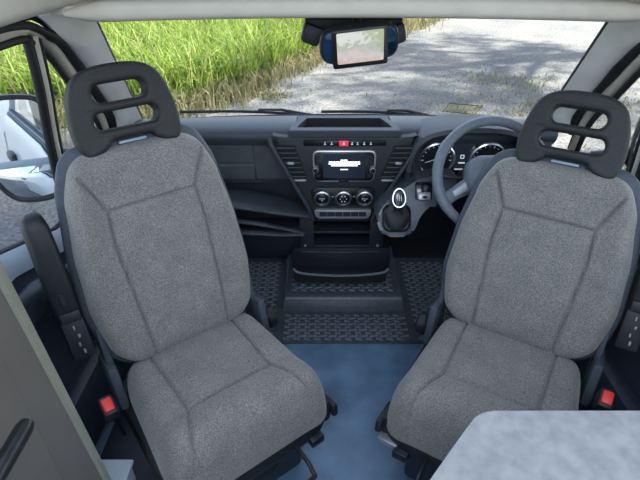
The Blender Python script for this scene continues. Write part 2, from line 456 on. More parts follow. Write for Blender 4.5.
# centre hood with the open tray
bm = bmesh.new()
ho = [(-.205, 1.692), (.205, 1.692), (.19, 1.76), (.155, 1.835), (-.155, 1.835), (-.19, 1.76)]
hi = [(-.174, 1.722), (.174, 1.722), (.162, 1.76), (.138, 1.812), (-.138, 1.812), (-.162, 1.76)]
hz_ = lambda y: .870+(y-1.70)*.05
rr = [[(x, y-OY, .845) for x, y in ho], [(x, y-OY, hz_(y)-.004) for x, y in ho], [(x*.985, y-OY+.004, hz_(y)) for x, y in ho], [(x, y-OY, hz_(y)) for x, y in hi]]
loft(bm, rr, caps=False)
tt = done('top_tray', bm, M['dash'], D, ang=30)
bm = bmesh.new(); vr = [[bm.verts.new((x*k, y-OY, (hz_(y) if z is None else z))) for x, y in hi] for k, z in ((1, None), (.98, .848))]
for k in range(6): bm.faces.new((vr[0][k], vr[0][(k+1) % 6], vr[1][(k+1) % 6], vr[1][k]))
bm.faces.new(vr[1]); done('tray_liner', bm, M['gasket'], tt, ang=30)
def SY(z, o=0): return stackY(z)-OY+o
# air vents: slanted, horizontal slats, a small tab
def SY(z, o=0): return stackY(z)-OY+o
for sx in (-1, 1):
    q = [(.182, .818), (.256, .818), (.192, .684), (.136, .684)]
    if sx < 0: q = [(-a, b) for a, b in q]
    bm = bmesh.new()
    prism(bm, q, lambda p: (p[0], SY(p[1], -.002), p[1]), lambda p: (p[0], SY(p[1], .02), p[1]))
    ve = done('air_vent', bm, M['gasket'], D, False)
    bm = bmesh.new(); n = 7
    for k in range(n):
        t = (k+.5)/n; z = .818-.134*t
        xa = q[0][0]+(q[3][0]-q[0][0])*t; xb = q[1][0]+(q[2][0]-q[1][0])*t
        rbox(bm, ((xa+xb)/2, SY(z, -.010), z), (abs(xb-xa)-.004, .022, .006), .002, rot=Euler((R(-28), 0, 0)), seg=1)
    done('vent_slats', bm, M['dash'], ve)
    bm = bmesh.new(); rbox(bm, (sx*.198, SY(.755, -.022), .755), (.026, .012, .012), .004); done('vent_tab', bm, M['silver'], ve)
    bm = bmesh.new(); rbox(bm, (sx*.172, SY(.678, -.006), .678), (.06, .012, .009), .003); done('vent_wheel', bm, M['silver'], ve)
    # raised diagonal edge of the stack
    bm = bmesh.new(); tube(bm, [(sx*.276, SY(.85, -.004), .848), (sx*.268, SY(.82, -.012), .825), (sx*.135, SY(.56, -.012), .56), (sx*.118, SY(.5, -.006), .50)], .011, 8, flat=.8)
    done('stack_edge', bm, M['dash'], D, ang=60)
# display unit
bm = bmesh.new(); dz = .738
FY = lambda z, o=0: stackY(z)-OY-o
prism(bm, [(x, dz+z) for x, z in rrect(.232, .128, .02)], lambda p: (p[0], FY(p[1], .012), p[1]), lambda p: (p[0], FY(p[1], -.01), p[1]), .003)
du = done('display_unit', bm, M['chrome'], D)
bm = bmesh.new(); prism(bm, [(x, dz+z) for x, z in rrect(.219, .115, .016)], lambda p: (p[0], FY(p[1], .0145), p[1]), lambda p: (p[0], FY(p[1], .005), p[1]), .001)
done('display_bezel', bm, M['gloss'], du)
bm = bmesh.new(); prism(bm, [(x, dz+z+.002) for x, z in rrect(.158, .098, .003)], lambda p: (p[0], FY(p[1], .0155), p[1]), lambda p: (p[0], FY(p[1], .0145), p[1]))
done('screen', bm, M['display'], du)
bm = bmesh.new()      # boot emblem on the screen: blurred white rows
for zc, w in ((.764, .03), (.757, .116), (.750, .118), (.743, .10)):
    x = -w/2
    while x < w/2-.004:
        ww = min(random.uniform(.008, .018), w/2-x); rbox(bm, (x+ww/2, FY(zc, .0158), zc), (ww-.0012, .0008, .0052), 0); x += ww
rbox(bm, (0, FY(.727, .0158), .727), (.028, .0008, .004), 0)
done('screen_emblem', bm, M['lit'], du, False)
for sx in (-1, 1):
    bm = bmesh.new(); lathe(bm, [(.002, 0), (.0125, 0), (.0125, .012), (.010, .016), (.002, .016)], 20, Matrix.Translation((sx*.106, FY(.728, .014), .728)) @ Matrix.Rotation(pi/2, 4, 'X'))
    done('tuning_knob', bm, M['chrome'], du)
    bm = bmesh.new(); lathe(bm, [(.001, .0155), (.009, .0155), (.0088, .0172), (.001, .0175)], 20, Matrix.Translation((sx*.106, FY(.728, .014), .728)) @ Matrix.Rotation(pi/2, 4, 'X'))
    done('knob_cap', bm, M['gloss'], du)
    for z in (.775, .755, .700):
        bm = bmesh.new(); rbox(bm, (sx*.096, FY(z, .0145), z), (.016, .003, .012), .001, seg=1)
        done('display_button', bm, M['dark'], du)
bm = bmesh.new(); rbox(bm, (0, FY(.678, .0125), .6775), (.038, .004, .006), .001); done('display_latch', bm, M['gloss'], du)
# hazard row
bm = bmesh.new(); rbox(bm, (0, FY(.828, .003), .828), (.30, .012, .022), .004); hz = done('button_strip', bm, M['gloss'], D)
bm = bmesh.new(); rbox(bm, (-.004, FY(.828, .0105), .828), (.034, .006, .021), .003); done('hazard_button', bm, M['redlit'], hz)
bm = bmesh.new()
tri = [(-.004, .836), (.003, .824), (-.011, .824)]
prism(bm, tri, lambda p: (p[0], FY(.828, .0143), p[1]), lambda p: (p[0], FY(.828, .0135), p[1]))
done('hazard_triangle', bm, M['icon'], hz, False)
for x in (-.072, -.048, .026, .046, .070, .094):
    bm = bmesh.new(); rbox(bm, (x, FY(.828, .0095), .830), (.004, .001, .006), 0); rbox(bm, (x, FY(.828, .0095), .824), (.008, .001, .003), 0)
    done('switch_icon', bm, M['icon'], hz, False)
# climate dials
bm = bmesh.new(); cz = .605
prism(bm, [(x*(1-.25*(1-(z+.04)/.08)*.5), cz+z) for x, z in rrect(.258, .085, .03)], lambda p: (p[0], FY(p[1], .006), p[1]), lambda p: (p[0], FY(p[1], -.01), p[1]), .003)
cl = done('climate_panel', bm, M['gloss'], D)
for x in (-.082, 0, .082):
    T = Matrix.Translation((x, FY(cz, .004), cz)) @ Matrix.Rotation(pi/2, 4, 'X')
    bm = bmesh.new(); lathe(bm, [(.022, 0), (.033, 0), (.034, .008), (.031, .018), (.0265, .020), (.024, .014), (.022, .014)], 32, T)
    di = done('climate_dial', bm, M['chrome'], cl)
    for (k, nm) in ((0, 'dial_cap'),):
        bm = bmesh.new(); lathe(bm, [(.001, .002), (.026, .002), (.0245, .016), (.020, .0185), (.001, .0185)], 28, T)
        done(nm, bm, M['gloss'], di)
    bm = bmesh.new()
    if x > -.05 and x < .05:
        for a in range(6): rbox(bm, T @ Vector((.012*cos(a*pi/3), .012*sin(a*pi/3), .019)), (.004, .001, .004), 0)
    else:
        for (dx, dz_) in ((-.008, .001), (0, .001), (.008, .001), (0, -.006)): rbox(bm, T @ Vector((dx, dz_, .019)), (.006, .001, .0022), 0)
    done('dial_mark', bm, M['icon'], di, False)
for x in (-.041, .041):
    bm = bmesh.new(); rbox(bm, (x, FY(cz, .0062), cz+.002), (.007, .001, .002), 0); done('climate_icon', bm, M['icon'], cl, False)
bm = bmesh.new(); bz = .531
prism(bm, [(x*(1+z*2.2), bz+z) for x, z in rrect(.218, .040, .012)], lambda p: (p[0], FY(p[1], .012), p[1]), lambda p: (p[0], FY(p[1], -.005), p[1]), .003)
br = done('button_row', bm, M['silver'], D)
bm = bmesh.new()
for k in range(6): rbox(bm, (-.0775+.031*k, FY(bz, .0135), bz+.001), (.029, .004, .021), .002, seg=1)
done('row_button', bm, M['dark'], br)
# lower console: two open slots, a drawer with a bright seam, a curved lip
bm = bmesh.new()
LY = lambda z: 1.715+(.49-z)*.02-OY
def frame(x0, x1, z0, z1):
    rbox(bm, ((x0+x1)/2, LY(z0)+.09, (z0+z1)/2), (x1-x0, .18, z1-z0), .004)
frame(-.175, -.115, .345, .49); frame(.115, .175, .345, .49)
frame(-.12, .12, .478, .492); frame(-.12, .12, .415, .428); frame(-.12, .12, .345, .358)
done('console_frame', bm, M['dark'], D)
bm = bmesh.new(); rbox(bm, (0, LY(.42)+.16, .42), (.23, .02, .13), 0); done('slot_back', bm, M['gasket'], D)
bm = bmesh.new(); prism(bm, [(x, .285+z) for x, z in rrect(.42, .125, .03)], lambda p: (p[0], LY(p[1])-.004, p[1]), lambda p: (p[0], LY(p[1])+.15, p[1]), .005)
dr = done('console_drawer', bm, M['black'], D)
bm = bmesh.new(); tube(bm, [(-.165, LY(.335)-.006, .330), (0, LY(.335)-.010, .330), (.165, LY(.335)-.006, .330)], .0035, 8); done('drawer_seam', bm, M['steel'], dr)
for sx in (-1, 1):
    bm = bmesh.new(); lathe(bm, [(.001, 0), (.006, 0), (.005, .004), (.001, .005)], 12, Matrix.Translation((sx*.152, LY(.36)-.001, .358)) @ Matrix.Rotation(pi/2, 4, 'X')); done('screw_head', bm, M['silver'], D)
bm = bmesh.new(); tube(bm, catmull([(-.205, LY(.24)-.012, .243), (-.185, LY(.24)-.018, .228), (-.12, LY(.24)-.024, .220), (0, LY(.24)-.028, .217), (.12, LY(.24)-.024, .220), (.185, LY(.24)-.018, .228), (.205, LY(.24)-.012, .243)], 6), .0055, 8)
done('console_lip', bm, M['wheel'], D)
bm = bmesh.new(); rbox(bm, (0, 1.83-OY, .19), (.42, .2, .1), .02); done('console_foot', bm, M['gasket'], D)
# gear pod beside the stack
bm = bmesh.new()
pod = [(.122, .585), (.150, .625), (.205, .665), (.29, .705), (.40, .715), (.43, .68), (.40, .645), (.33, .625), (.285, .59), (.262, .55), (.238, .525), (.150, .525), (.128, .55)]
pod = [(p.x, p.y) for p in catmull([(a, b, 0) for a, b in pod], 4, True)]
PY = lambda z: 1.50+(z-.48)*.62-OY
prism(bm, pod, lambda p: (p[0], PY(p[1]), p[1]), lambda p: (p[0], 1.86-OY, p[1]-.02), .012)
gp = done('gear_pod', bm, M['pod'], D, ang=40)
slope = math.atan2(.62, 1)          # lean of the pod face
PR = Euler((-slope, 0, 0))
bm = bmesh.new()
T = Matrix.Translation((.192, PY(.583)-.003, .583)) @ PR.to_matrix().to_4x4() @ Matrix.Rotation(pi/2, 4, 'X')
loft(bm, [[T @ Vector((x*k, z*k, h)) for x, z in rrect(.106, .104, .03)] for k, h in ((1, -.004), (1.0, .006), (.94, .008), (.88, .003), (.86, -.001))])
done('pod_rim', bm, M['black'], gp, ang=50)
bm = bmesh.new(); rbox(bm, (.292, PY(.668)-.002, .668), (.062, .016, .066), .006, rot=PR); hb = done('parking_brake_switch', bm, M['gloss'], gp)
bm = bmesh.new(); rbox(bm, (.292, PY(.656)-.014, .656), (.048, .014, .030), .006, rot=PR); done('brake_paddle', bm, M['silver'], hb)
bm = bmesh.new(); rbox(bm, (.292, PY(.656)-.0225, .656), (.018, .002, .010), .001, rot=PR); done('brake_symbol', bm, M['gloss'], hb)
# driver side: cluster housing, hood, dials
bm = bmesh.new()
CYY = lambda z: 1.735-(.78-z)*.10-OY
co = [(p.x, p.y) for p in catmull([(.268, .80, 0), (.262, .73, 0), (.285, .655, 0), (.35, .63, 0), (.55, .63, 0), (.63, .65, 0), (.665, .72, 0), (.655, .80, 0), (.60, .838, 0), (.47, .846, 0), (.33, .836, 0)], 4, True)]
prism(bm, co, lambda p: (p[0], CYY(p[1]), p[1]), lambda p: (p[0], 1.80-OY, p[1]))
ic = done('instrument_cluster', bm, M['dial'], D, False)
bm = bmesh.new(); ha = catmull([(.262, .60, 0), (.245, .70, 0), (.255, .79, 0), (.29, .842, 0), (.36, .866, 0), (.47, .874, 0), (.58, .866, 0), (.65, .84, 0), (.69, .78, 0), (.70, .68, 0)], 6)
rings = []
for i, p in enumerate(ha):
    t = (ha[min(i+1, len(ha)-1)]-ha[max(i-1, 0)]).normalized(); nrm = Vector((-t.y, t.x, 0))
    dep = .10*max(0, min(1, (p.y-.60)/.2)); 
    y0 = 1.665-OY+(.03 if p.y < .7 else 0); inner = p-nrm*.010
    rings.append([(inner.x, y0+.004, inner.y), (p.x, y0-.004, p.y), (p.x+nrm.x*.014, y0+.004, p.y+nrm.y*.014), (p.x+nrm.x*.022, y0+.05, p.y+nrm.y*.018), (p.x+nrm.x*.03, 1.83-OY, p.y+nrm.y*.012), (inner.x, 1.80-OY, inner.y)])
loft(bm, rings); done('cluster_hood', bm, M['dash'], D, ang=50)
for gx in (.352, .545):
    T = Matrix.Translation((gx, CYY(.745)-.001, .745)) @ Euler((R(6), 0, 0)).to_matrix().to_4x4() @ Matrix.Rotation(pi/2, 4, 'X')
    bm = bmesh.new(); lathe(bm, [(.062, 0), (.070, 0), (.070, .010), (.066, .013), (.062, .008), (.062, 0)], 40, T, False)
    g = done('gauge_ring', bm, M['chrome'], ic)
    bm = bmesh.new()
    for k in range(15):
        a = R(225-k*270/14); c = T @ Vector((.053*cos(a), .053*sin(a), .002))
        rbox(bm, c, (.004 if k % 2 else .008, .0012, .003), 0, rot=Euler((0, -a, 0)))
    a = R(200); rbox(bm, T @ Vector((.022*cos(a), .022*sin(a), .004)), (.045, .0012, .003), 0, rot=Euler((0, -a, 0)))
    done('gauge_marks', bm, M['icon'], g, False)
bm = bmesh.new(); rbox(bm, (.449, CYY(.75)-.002, .75), (.085, .004, .12), .003); cd = done('trip_display', bm, M['display'], ic)
bm = bmesh.new()
for dx, dz_, w, h in ((0, .035, .05, .005), (0, .010, .014, .003), (0, -.002, .014, .003), (-.006, .004, .003, .013), (.006, .004, .003, .013), (0, -.02, .025, .005), (0, -.045, .05, .004)):
    rbox(bm, (.449+dx, CYY(.75+dz_)-.005, .75+dz_), (w, .001, h), 0)
done('trip_readout', bm, M['litdim'], cd, False)
# lower driver panel and the right end face
bm = bmesh.new()
loft(bm, [X(x, [(1.76, .66), (1.74, .58), (1.80, .44), (1.92, .44), (1.92, .66)]) for x in (.25, .78)])
done('driver_knee_panel', bm, M['black'], D, ang=30)
bm = bmesh.new()
loft(bm, [X(x, [(1.735, .81), (1.745, .66), (1.90, .66), (1.90, .81)]) for x in (.675, .78)])
done('driver_end_panel', bm, M['face'], D, ang=30)
# steering column
bm = bmesh.new()
wc = Vector((.487, 1.494, .786)); wn = Vector((0, -cos(R(32)), sin(R(32)))); wu = Vector((0, sin(R(32)), cos(R(32)))); wx = Vector((1, 0, 0))
ax = [(wc-wn*d) for d in (.07, .13, .22)]
rings = []
for p, w, h in zip(ax, (.06, .065, .06), (.05, .055, .05)):
    q = [(p+wx*(a*2*w)+wu*(b*2*h)) for a, b in rrect(1, 1, .3, 4)]
    rings.append([dl(v) for v in q])
loft(bm, rings); done('column_shroud', bm, M['dark'], D, ang=50)
for sx in (-1, 1):
    bm = bmesh.new(); p0 = wc-wn*.09+wx*sx*.05
    P = [p0, p0+wx*sx*.05+wu*.004, p0+wx*sx*.10+wu*.012-wn*.004, p0+wx*sx*.135+wu*.02-wn*.006]
    tube(bm, [dl(p) for p in P], [.008, .007, .010, .009], 8); done('column_stalk', bm, M['black'], D)

# gear lever (a thing of its own in the pod)
G = tag(empty('gear_lever', (.198, 1.56, .555)), 'gear lever with black gaiter and chrome-rimmed egg-shaped knob', 'gear lever')
pn = Vector((0, -cos(slope), sin(slope))); pu = Vector((0, sin(slope), cos(slope)))
base = Vector((.192, PY(.583)+OY-.016, .592)); go = Vector((.198, 1.56, .555))
tip = Vector((.190, 1.545, .675))
bm = bmesh.new(); rings = []
lx = tip-base
for t, k in ((0, .044), (.1, .044), (.2, .032), (.28, .038), (.38, .024), (.46, .029), (.56, .016), (.66, .019), (.82, .010)):
    p = base+lx*t-go
    rings.append([p+wx*(k*cos(a)*(1 if k > .03 else 1))+pu*(k*1.08*sin(a)) for a in [2*pi*i/20 for i in range(20)]])
loft(bm, rings); done('gaiter', bm, M['black'], G, ang=70)
bm = bmesh.new()
view = (Vector((0, -1, .55))).normalized(); ku = Vector((0, .55, 1)).normalized()
Tk = Matrix.Translation(tip-go) @ Matrix((wx, ku, view)).transposed().to_4x4()
rings = []
for z, k in ((-.018, .3), (-.016, .6), (-.010, .88), (0, 1), (.009, .98), (.013, .92)):
    rings.append([Tk @ Vector((.026*k*cos(a)*(1-.10*sin(a)), .038*k*sin(a), z)) for a in [2*pi*i/28 for i in range(28)]])
loft(bm, rings); kb = done('knob', bm, M['chrome'], G, ang=60)
bm = bmesh.new(); rings = []
for z, k in ((.010, .80), (.0145, .80), (.0165, .66), (.017, .2)):
    rings.append([Tk @ Vector((.026*k*cos(a)*(1-.10*sin(a)), .038*k*sin(a), z)) for a in [2*pi*i/28 for i in range(28)]])
loft(bm, rings); done('knob_inlay', bm, M['gloss'], kb, ang=60)
bm = bmesh.new()
for x in (-.007, 0, .007): rbox(bm, Tk @ Vector((x, .0, .0174)), (.0016, .0016, .020), 0, rot=Euler((-R(29), 0, 0)))
rbox(bm, Tk @ Vector((0, 0, .0174)), (.0155, .0016, .0016), 0)
done('shift_pattern', bm, M['icon'], kb, False)

# steering wheel
W = tag(empty('steering_wheel', wc), 'dark grey steering wheel in front of the instrument dials, behind the seat on its side', 'steering wheel')
def wp(a, r, n=0): return wx*(r*cos(a))+wu*(r*sin(a))+wn*n
bm = bmesh.new(); tube(bm, [wp(2*pi*k/64, .184) for k in range(64)], [.0165+.002*(abs(cos(2*pi*k/64)) > .8) for k in range(64)], 12, True)
done('rim', bm, M['wheel'], W, ang=80)
bm = bmesh.new(); rings = []
for n_, k in ((-.05, .8), (-.02, 1), (.006, 1), (.026, .93), (.040, .75), (.046, .4)):
    rings.append([wp(math.atan2(z*.9+.0, x), math.hypot(x, z*.95)*k, n_)+wu*(-.005) for x, z in rrect(.185, .155, .06, 6)])
loft(bm, rings); hub = done('hub', bm, M['wheel'], W, ang=70)
for a0, a1 in ((201, 207), (339, 333), (262, 264), (278, 276)):
    bm = bmesh.new(); a0, a1 = R(a0), R(a1); rings = []
    for r, w, n_ in ((.055, .030, .0), (.10, .026, -.004), (.14, .021, -.004), (.172, .022, 0)):
        t = (r-.055)/.117; a = a0+(a1-a0)*t; c = wp(a, r, n_); d = wp(a+pi/2, 1)
        rings.append([c+d*(x*w*2)+wn*(z*.016) for x, z in rrect(1, 1, .4, 3)])
    loft(bm, rings); sp = done('spoke', bm, M['wheel'], W, ang=50)
    if sin(a0) < -.3:
        bm = bmesh.new(); rings = []
        for r, w in ((.075, .018), (.11, .016), (.145, .012)):
            t = (r-.055)/.117; a = a0+(a1-a0)*t; c = wp(a, r, .006); d = wp(a+pi/2, 1)
            rings.append([c+d*(x*w*2)+wn*(z*.010) for x, z in rrect(1, 1, .3, 3)])
        loft(bm, rings); done('spoke_trim', bm, M['silver'], sp, ang=50)
    else:
        bm = bmesh.new(); a = (a0+a1)/2
        for r in (.085, .105, .125):
            p = wp(a, r, .010); rbox(bm, p, (.014, .006, .026), .002, rot=Euler((-R(32), 0, 0)), seg=1)
        done('spoke_buttons', bm, M['gloss'], sp)

# ------------------------------------------------------------------ shell: pillars, headliner, windows, doors
def struct(o): o['kind'] = 'structure'; return o
TOPC = Vector((.715, 1.455, 1.285)); BOTC = Vector((.80, 1.885, .845))
# windscreen
def wsp(u, v):
    """u -1..1 across, v 0 bottom .. 1 top"""
    hx = BOTC.x+(TOPC.x-BOTC.x)*v
    y = BOTC.y+(TOPC.y-BOTC.y)*v; z = BOTC.z+(TOPC.z-BOTC.z)*v
    b = (1-u*u)
    return Vector((u*hx, y+b*(.075-.01*v), z+b*.0))
bm = bmesh.new(); g = [[bm.verts.new(wsp(-1+2*i/24, j/8)) for i in range(25)] for j in range(9)]
for j in range(8):
    for i in range(24): bm.faces.new((g[j][i], g[j][i+1], g[j+1][i+1], g[j+1][i]))
struct(tag(done('window_1', bm, M['glass']), 'windscreen glass above the dashboard'))
bm = bmesh.new(); tube(bm, [wsp(-1+2*i/24, -.02)+Vector((0, .006, -.006)) for i in range(25)], .007, 8)
for sx in (-1, 1): tube(bm, [wsp(sx, j/8)+Vector((0, .006, 0)) for j in range(9)], .010, 8)
struct(done('window_1_seal', bm, M['gasket']))
bm = bmesh.new()
loft(bm, [[(x, 1.90+.055*(1-(x/.8)**2)+.02, .822), (x, 2.10, .74), (x, 2.10, .70), (x, 1.92, .77)] for x in [-.8+.1*i for i in range(17)]])
struct(done('cowl', bm, M['black']))
for sx, side in ((-1, 'left'), (1, 'right')):
    # pillar trim between the windscreen edge and the door seal
    bm = bmesh.new(); rings = []
    for v, q in ((-.12, (.90, 1.87, .80)), (0, (.882, 1.835, .88)), (.2, (.862, 1.75, .965)), (.4, (.842, 1.655, 1.045)), (.6, (.818, 1.56, 1.13)), (.8, (.798, 1.455, 1.208)), (.92, (.788, 1.39, 1.25)), (1.05, (.775, 1.33, 1.285)), (1.15, (.765, 1.28, 1.31))):
        e = wsp(sx, v); e.x -= sx*.004; q = Vector((sx*q[0], q[1], q[2])); m_ = (e+q)/2; n = Vector((-sx*.55, -.75, -.1))*.030
        bk = Vector((sx*.055, .035, .012))
        rings.append([e, e+n*.55, m_+n*1.05, q+n*.5, q, q+bk, m_+bk, e+Vector((sx*.004, .012, .004))])
    loft(bm, rings); struct(tag(done('trim_1' if sx < 0 else 'trim_2', bm, M['pillar'], ang=60), 'pale windscreen pillar trim on the %s' % side))
    bm = bmesh.new(); tube(bm, catmull([Vector((sx*(q[0]+.004), q[1]-.016, q[2])) for q in ((.90, 1.87, .80), (.882, 1.835, .88), (.842, 1.655, 1.045), (.798, 1.455, 1.208), (.788, 1.37, 1.255), (.785, 1.25, 1.296), (.785, 1.0, 1.306), (.785, .3, 1.306))], 6), [.015]*25+[.010]*18, 8)
    struct(tag(done('trim_8' if sx < 0 else 'trim_9', bm, M['gasket'], ang=60), 'black door seal on the %s' % side))
    # door: frame tubes, gaskets, panel, outer skin
    dn = 'door_1' if sx < 0 else 'door_2'
    d = struct(tag(empty(dn, (sx*.9, 1.1, .0)), 'cab door on the %s with its window frame' % ('passenger side' if sx < 0 else 'steering wheel side')))
    o = Vector((sx*.9, 1.1, 0))
    P = lambda x, y, z: Vector((sx*x, y, z))-o
    top = [P(.805, .20, 1.286), P(.805, .80, 1.290), P(.805, 1.20, 1.290), P(.81, 1.315, 1.274), P(.826, 1.42, 1.208), P(.872, 1.61, 1.045), P(.915, 1.79, .885), P(.945, 1.88, .70)]
    top = catmull(top, 6)
    bm = bmesh.new(); tube(bm, top, .020, 10, flat=.8); done('window_frame', bm, M['cream'], d, ang=70)
    bm = bmesh.new(); tube(bm, [p+Vector((sx*.008, -.010, -.026)) for p in top], .010, 8)
    tube(bm, [p+Vector((-sx*.012, .014, .020)) for p in top], .007, 8)
    done('door_gasket', bm, M['gasket'], d, ang=70)
    bm = bmesh.new(); bar = [P(.812, 1.315, 1.262), P(.84, 1.35, 1.12), P(.885, 1.395, .95), P(.945, 1.46, .66)]
    tube(bm, catmull(bar, 4), .010, 10); done('window_divider', bm, M['cream'], d, ang=70)
    bm = bmesh.new()
    for dy, rr_ in ((-.030, .012), (-.012, .006), (.019, .011)): tube(bm, [p+Vector((sx*.002, dy, 0)) for p in catmull(bar, 4)], rr_, 8)
    done('divider_gasket', bm, M['gasket'], d, ang=70)
    # glass panes
    bm = bmesh.new()
    gl = [P(.818, .20, 1.255), P(.818, 1.305, 1.25), P(.95, 1.45, .65), P(.95, .20, .65)]
    bm.faces.new([bm.verts.new(p) for p in gl]); done('door_glass', bm, M['glass'], d, False)
    bm = bmesh.new()
    gl = [P(.83, 1.35, 1.215), P(.882, 1.61, 1.02), P(.945, 1.83, .68), P(.95, 1.47, .65)]
    bm.faces.new([bm.verts.new(p) for p in gl]); done('quarter_glass', bm, M['glass'], d, False)
    # inner panel below the sill
    bm = bmesh.new(); zs = lambda y: .81-.06*(y-.2)/.85 if y < 1.05 else (.75-.33*(y-1.05) if y < 1.35 else .651-.05*(y-1.35))
    pr = [(.975, 0), (.97, .01), (.94, .008), (.925, -.01), (.915, -.06), (.90, -.11), (.875, -.16), (.87, -.2), (.90, -.23), (.905, -.36), (.87, -.42), (.87, -.58), (.975, -.58)]
    loft(bm, [[P(x, y, zs(y)+z) for x, z in pr] for y in (.20, .6, 1.05, 1.2, 1.35, 1.6, 1.86)]); done('door_panel', bm, M['navy'], d, ang=40)
    bm = bmesh.new(); loft(bm, [[P(x, y, zs(y)+z) for x, z in ((.965, .014), (.935, .014), (.912, -.008), (.905, -.05), (.93, -.05), (.965, -.03))] for y in (.20, .6, 1.05, 1.2, 1.35, 1.6, 1.86)]); done('sill_cap', bm, M['bluegrey'], d, ang=40)
    bm = bmesh.new(); tube(bm, [P(.95, y, zs(y)+.012) for y in (.2, .6, 1.0, 1.05, 1.1, 1.2, 1.3, 1.35, 1.6, 1.87)], .011, 8); done('sill_gasket', bm, M['gasket'], d)
    bm = bmesh.new(); rings = []
    for y, k in ((.55, .4), (.62, .8), (.8, 1), (1.05, 1.05), (1.2, .8), (1.28, .3)): rings.append([P(.90-.03*k+p[0]*.06*k, y, zs(y)-.10-.02*k+p[1]*.10*k) for p in rrect(1, 1, .45, 4)])
    loft(bm, rings); done('door_pull', bm, M['navy'], d, ang=60)
    bm = bmesh.new(); rbox(bm, P(.845, 1.0, .18), (.07, 1.1, .24), .03); done('door_pocket', bm, M['navy'], d)
    # outer skin
    bm = bmesh.new(); pr = [(.985, 0), (1.01, -.05), (1.03, -.25), (1.025, -.7), (1.0, -1.1), (.98, -1.1), (.98, 0)]
    loft(bm, [[P(x-(max(0, y-1.5)*.15), y, zs(y)+z) for x, z in pr] for y in (.22, .6, 1.05, 1.2, 1.35, 1.6, 1.95)]); done('outer_skin', bm, M['white'], d, ang=40)
    bm = bmesh.new(); rbox(bm, P(1.035, .40, .60), (.03, .17, .055), .012); done('outer_handle', bm, M['black'], d)
    # body side behind the door, outside
    bm = bmesh.new(); pr = [(.80, 1.9), (.83, 1.35), (.95, .85), (1.02, .70), (1.035, .5), (1.03, 0), (1.0, -.35), (.99, -.35), (.99, .6), (.92, .85), (.80, 1.35), (.77, 1.9)]
    loft(bm, [[Vector((sx*x, y, z)) for x, z in pr] for y in (-3.2, -1.0, .19)])
    struct(tag(done('wall_left' if sx < 0 else 'wall_right', bm, M['white'], ang=40), 'white van side behind the %s cab door' % side))
    # headliner rail over the door
    bm = bmesh.new(); rings = []
    for y, z, x, w, h in ((.3, 1.368, .755, .11, .09), (1.1, 1.368, .755, .11, .09), (1.3, 1.370, .745, .12, .09), (1.42, 1.345, .735, .11, .08), (1.52, 1.29, .755, .06, .04)):
        rings.append([Vector((sx*(x+p[0]*w), y, z+p[1]*h)) for p in rrect(1, 1, .3, 4)])
    loft(bm, rings); struct(tag(done('trim_3' if sx < 0 else 'trim_4', bm, M['cream'], ang=60), 'cream headlining rail above the %s cab door' % side))

# overhead: front lip, ceiling above the windscreen
bm = bmesh.new()
rings = []
for i in range(33):
    x = -.70+1.42*i/32; e = min(1, min(i, 32-i)/2+.35)
    zc = 1.327-.012*(abs(x)/.7)**2; yc = 1.30-.02*(x/.7)**2*0
    rings.append([Vector((x, yc+p[0]*.06, zc+p[1]*.046*e)) for p in rrect(1, 1, .4, 5)])
loft(bm, rings); struct(tag(done('trim_5', bm, M['cream'], ang=60), 'cream front lip of the overhead shelf above the windscreen'))
bm = bmesh.new(); loft(bm, [[(x, 1.29, 1.312), (x, 1.48, 1.298), (x, 1.52, 1.30), (x, 1.52, 1.335), (x, 1.29, 1.330)] for x in (-.74, 0, .74)])
struct(tag(done('ceiling', bm, M['cream'], ang=30), 'cream cab roof lining above the windscreen'))
bm = bmesh.new(); rbox(bm, (0, 1.46, 1.44), (1.46, .02, .22), 0)
struct(done('trim_6', bm, M['dark']))
bm = bmesh.new(); rbox(bm, (.0, 1.27, 1.58), (1.66, .74, .03), .008); struct(done('trim_7', bm, M['cream']))

# ------------------------------------------------------------------ interior mirror with monitor
Mi = tag(empty('monitor_mirror', (.005, 1.32, 1.278)), 'black clip-on mirror monitor hanging below the overhead lip, its screen lit', 'mirror')
def mloc(x, z, d): # local frame of the mirror face, tilted and rolled
    v = Vector((x, -d, z)); v.rotate(Euler((R(12), R(-5.5), R(5)))); return v+Vector((.003, -.02, -.034))
bm = bmesh.new(); rings = []
ow = catmull([(-.098, -.022, 0), (-.10, .005, 0), (-.092, .034, 0), (-.06, .044, 0), (0, .047, 0), (.06, .044, 0), (.092, .034, 0), (.10, .005, 0), (.098, -.022, 0), (.082, -.040, 0), (.04, -.044, 0), (-.04, -.044, 0), (-.082, -.040, 0)], 4, True)
for dpt, k in ((-.03, .8), (-.02, .95), (0, 1), (.008, .98)): rings.append([mloc(p.x*k, p.y*k, dpt) for p in ow])
loft(bm, rings); hs = done('mirror_housing', bm, M['black'], Mi, ang=60)
bm = bmesh.new(); rings = []
for dpt, k in ((.006, .93), (.0095, .93), (.0105, .90)): rings.append([mloc(p.x*k, p.y*k, dpt) for p in ow])
loft(bm, rings); done('mirror_glass', bm, M['bluemirror'], hs, ang=60)
bm = bmesh.new(); rings = []
for dpt, k in ((.004, 1), (.018, 1), (.021, .97)): rings.append([mloc(p[0]*k, p[1]*k-.003, dpt) for p in rrect(.140, .098, .006, 3)])
loft(bm, rings); mf = done('monitor_frame', bm, M['black'], Mi, ang=60)
sm = bpy.data.materials.new('monitor_picture'); sm.use_nodes = True
nt = sm.node_tree; n = nt.nodes; l = nt.links; b = n['Principled BSDF']
b.inputs['Base Color'].default_value = (.02, .02, .02, 1); b.inputs['Roughness'].default_value = .2
tc = n.new('ShaderNodeTexCoord'); sp_ = n.new('ShaderNodeSeparateXYZ'); l.new(tc.outputs['Generated'], sp_.inputs[0])
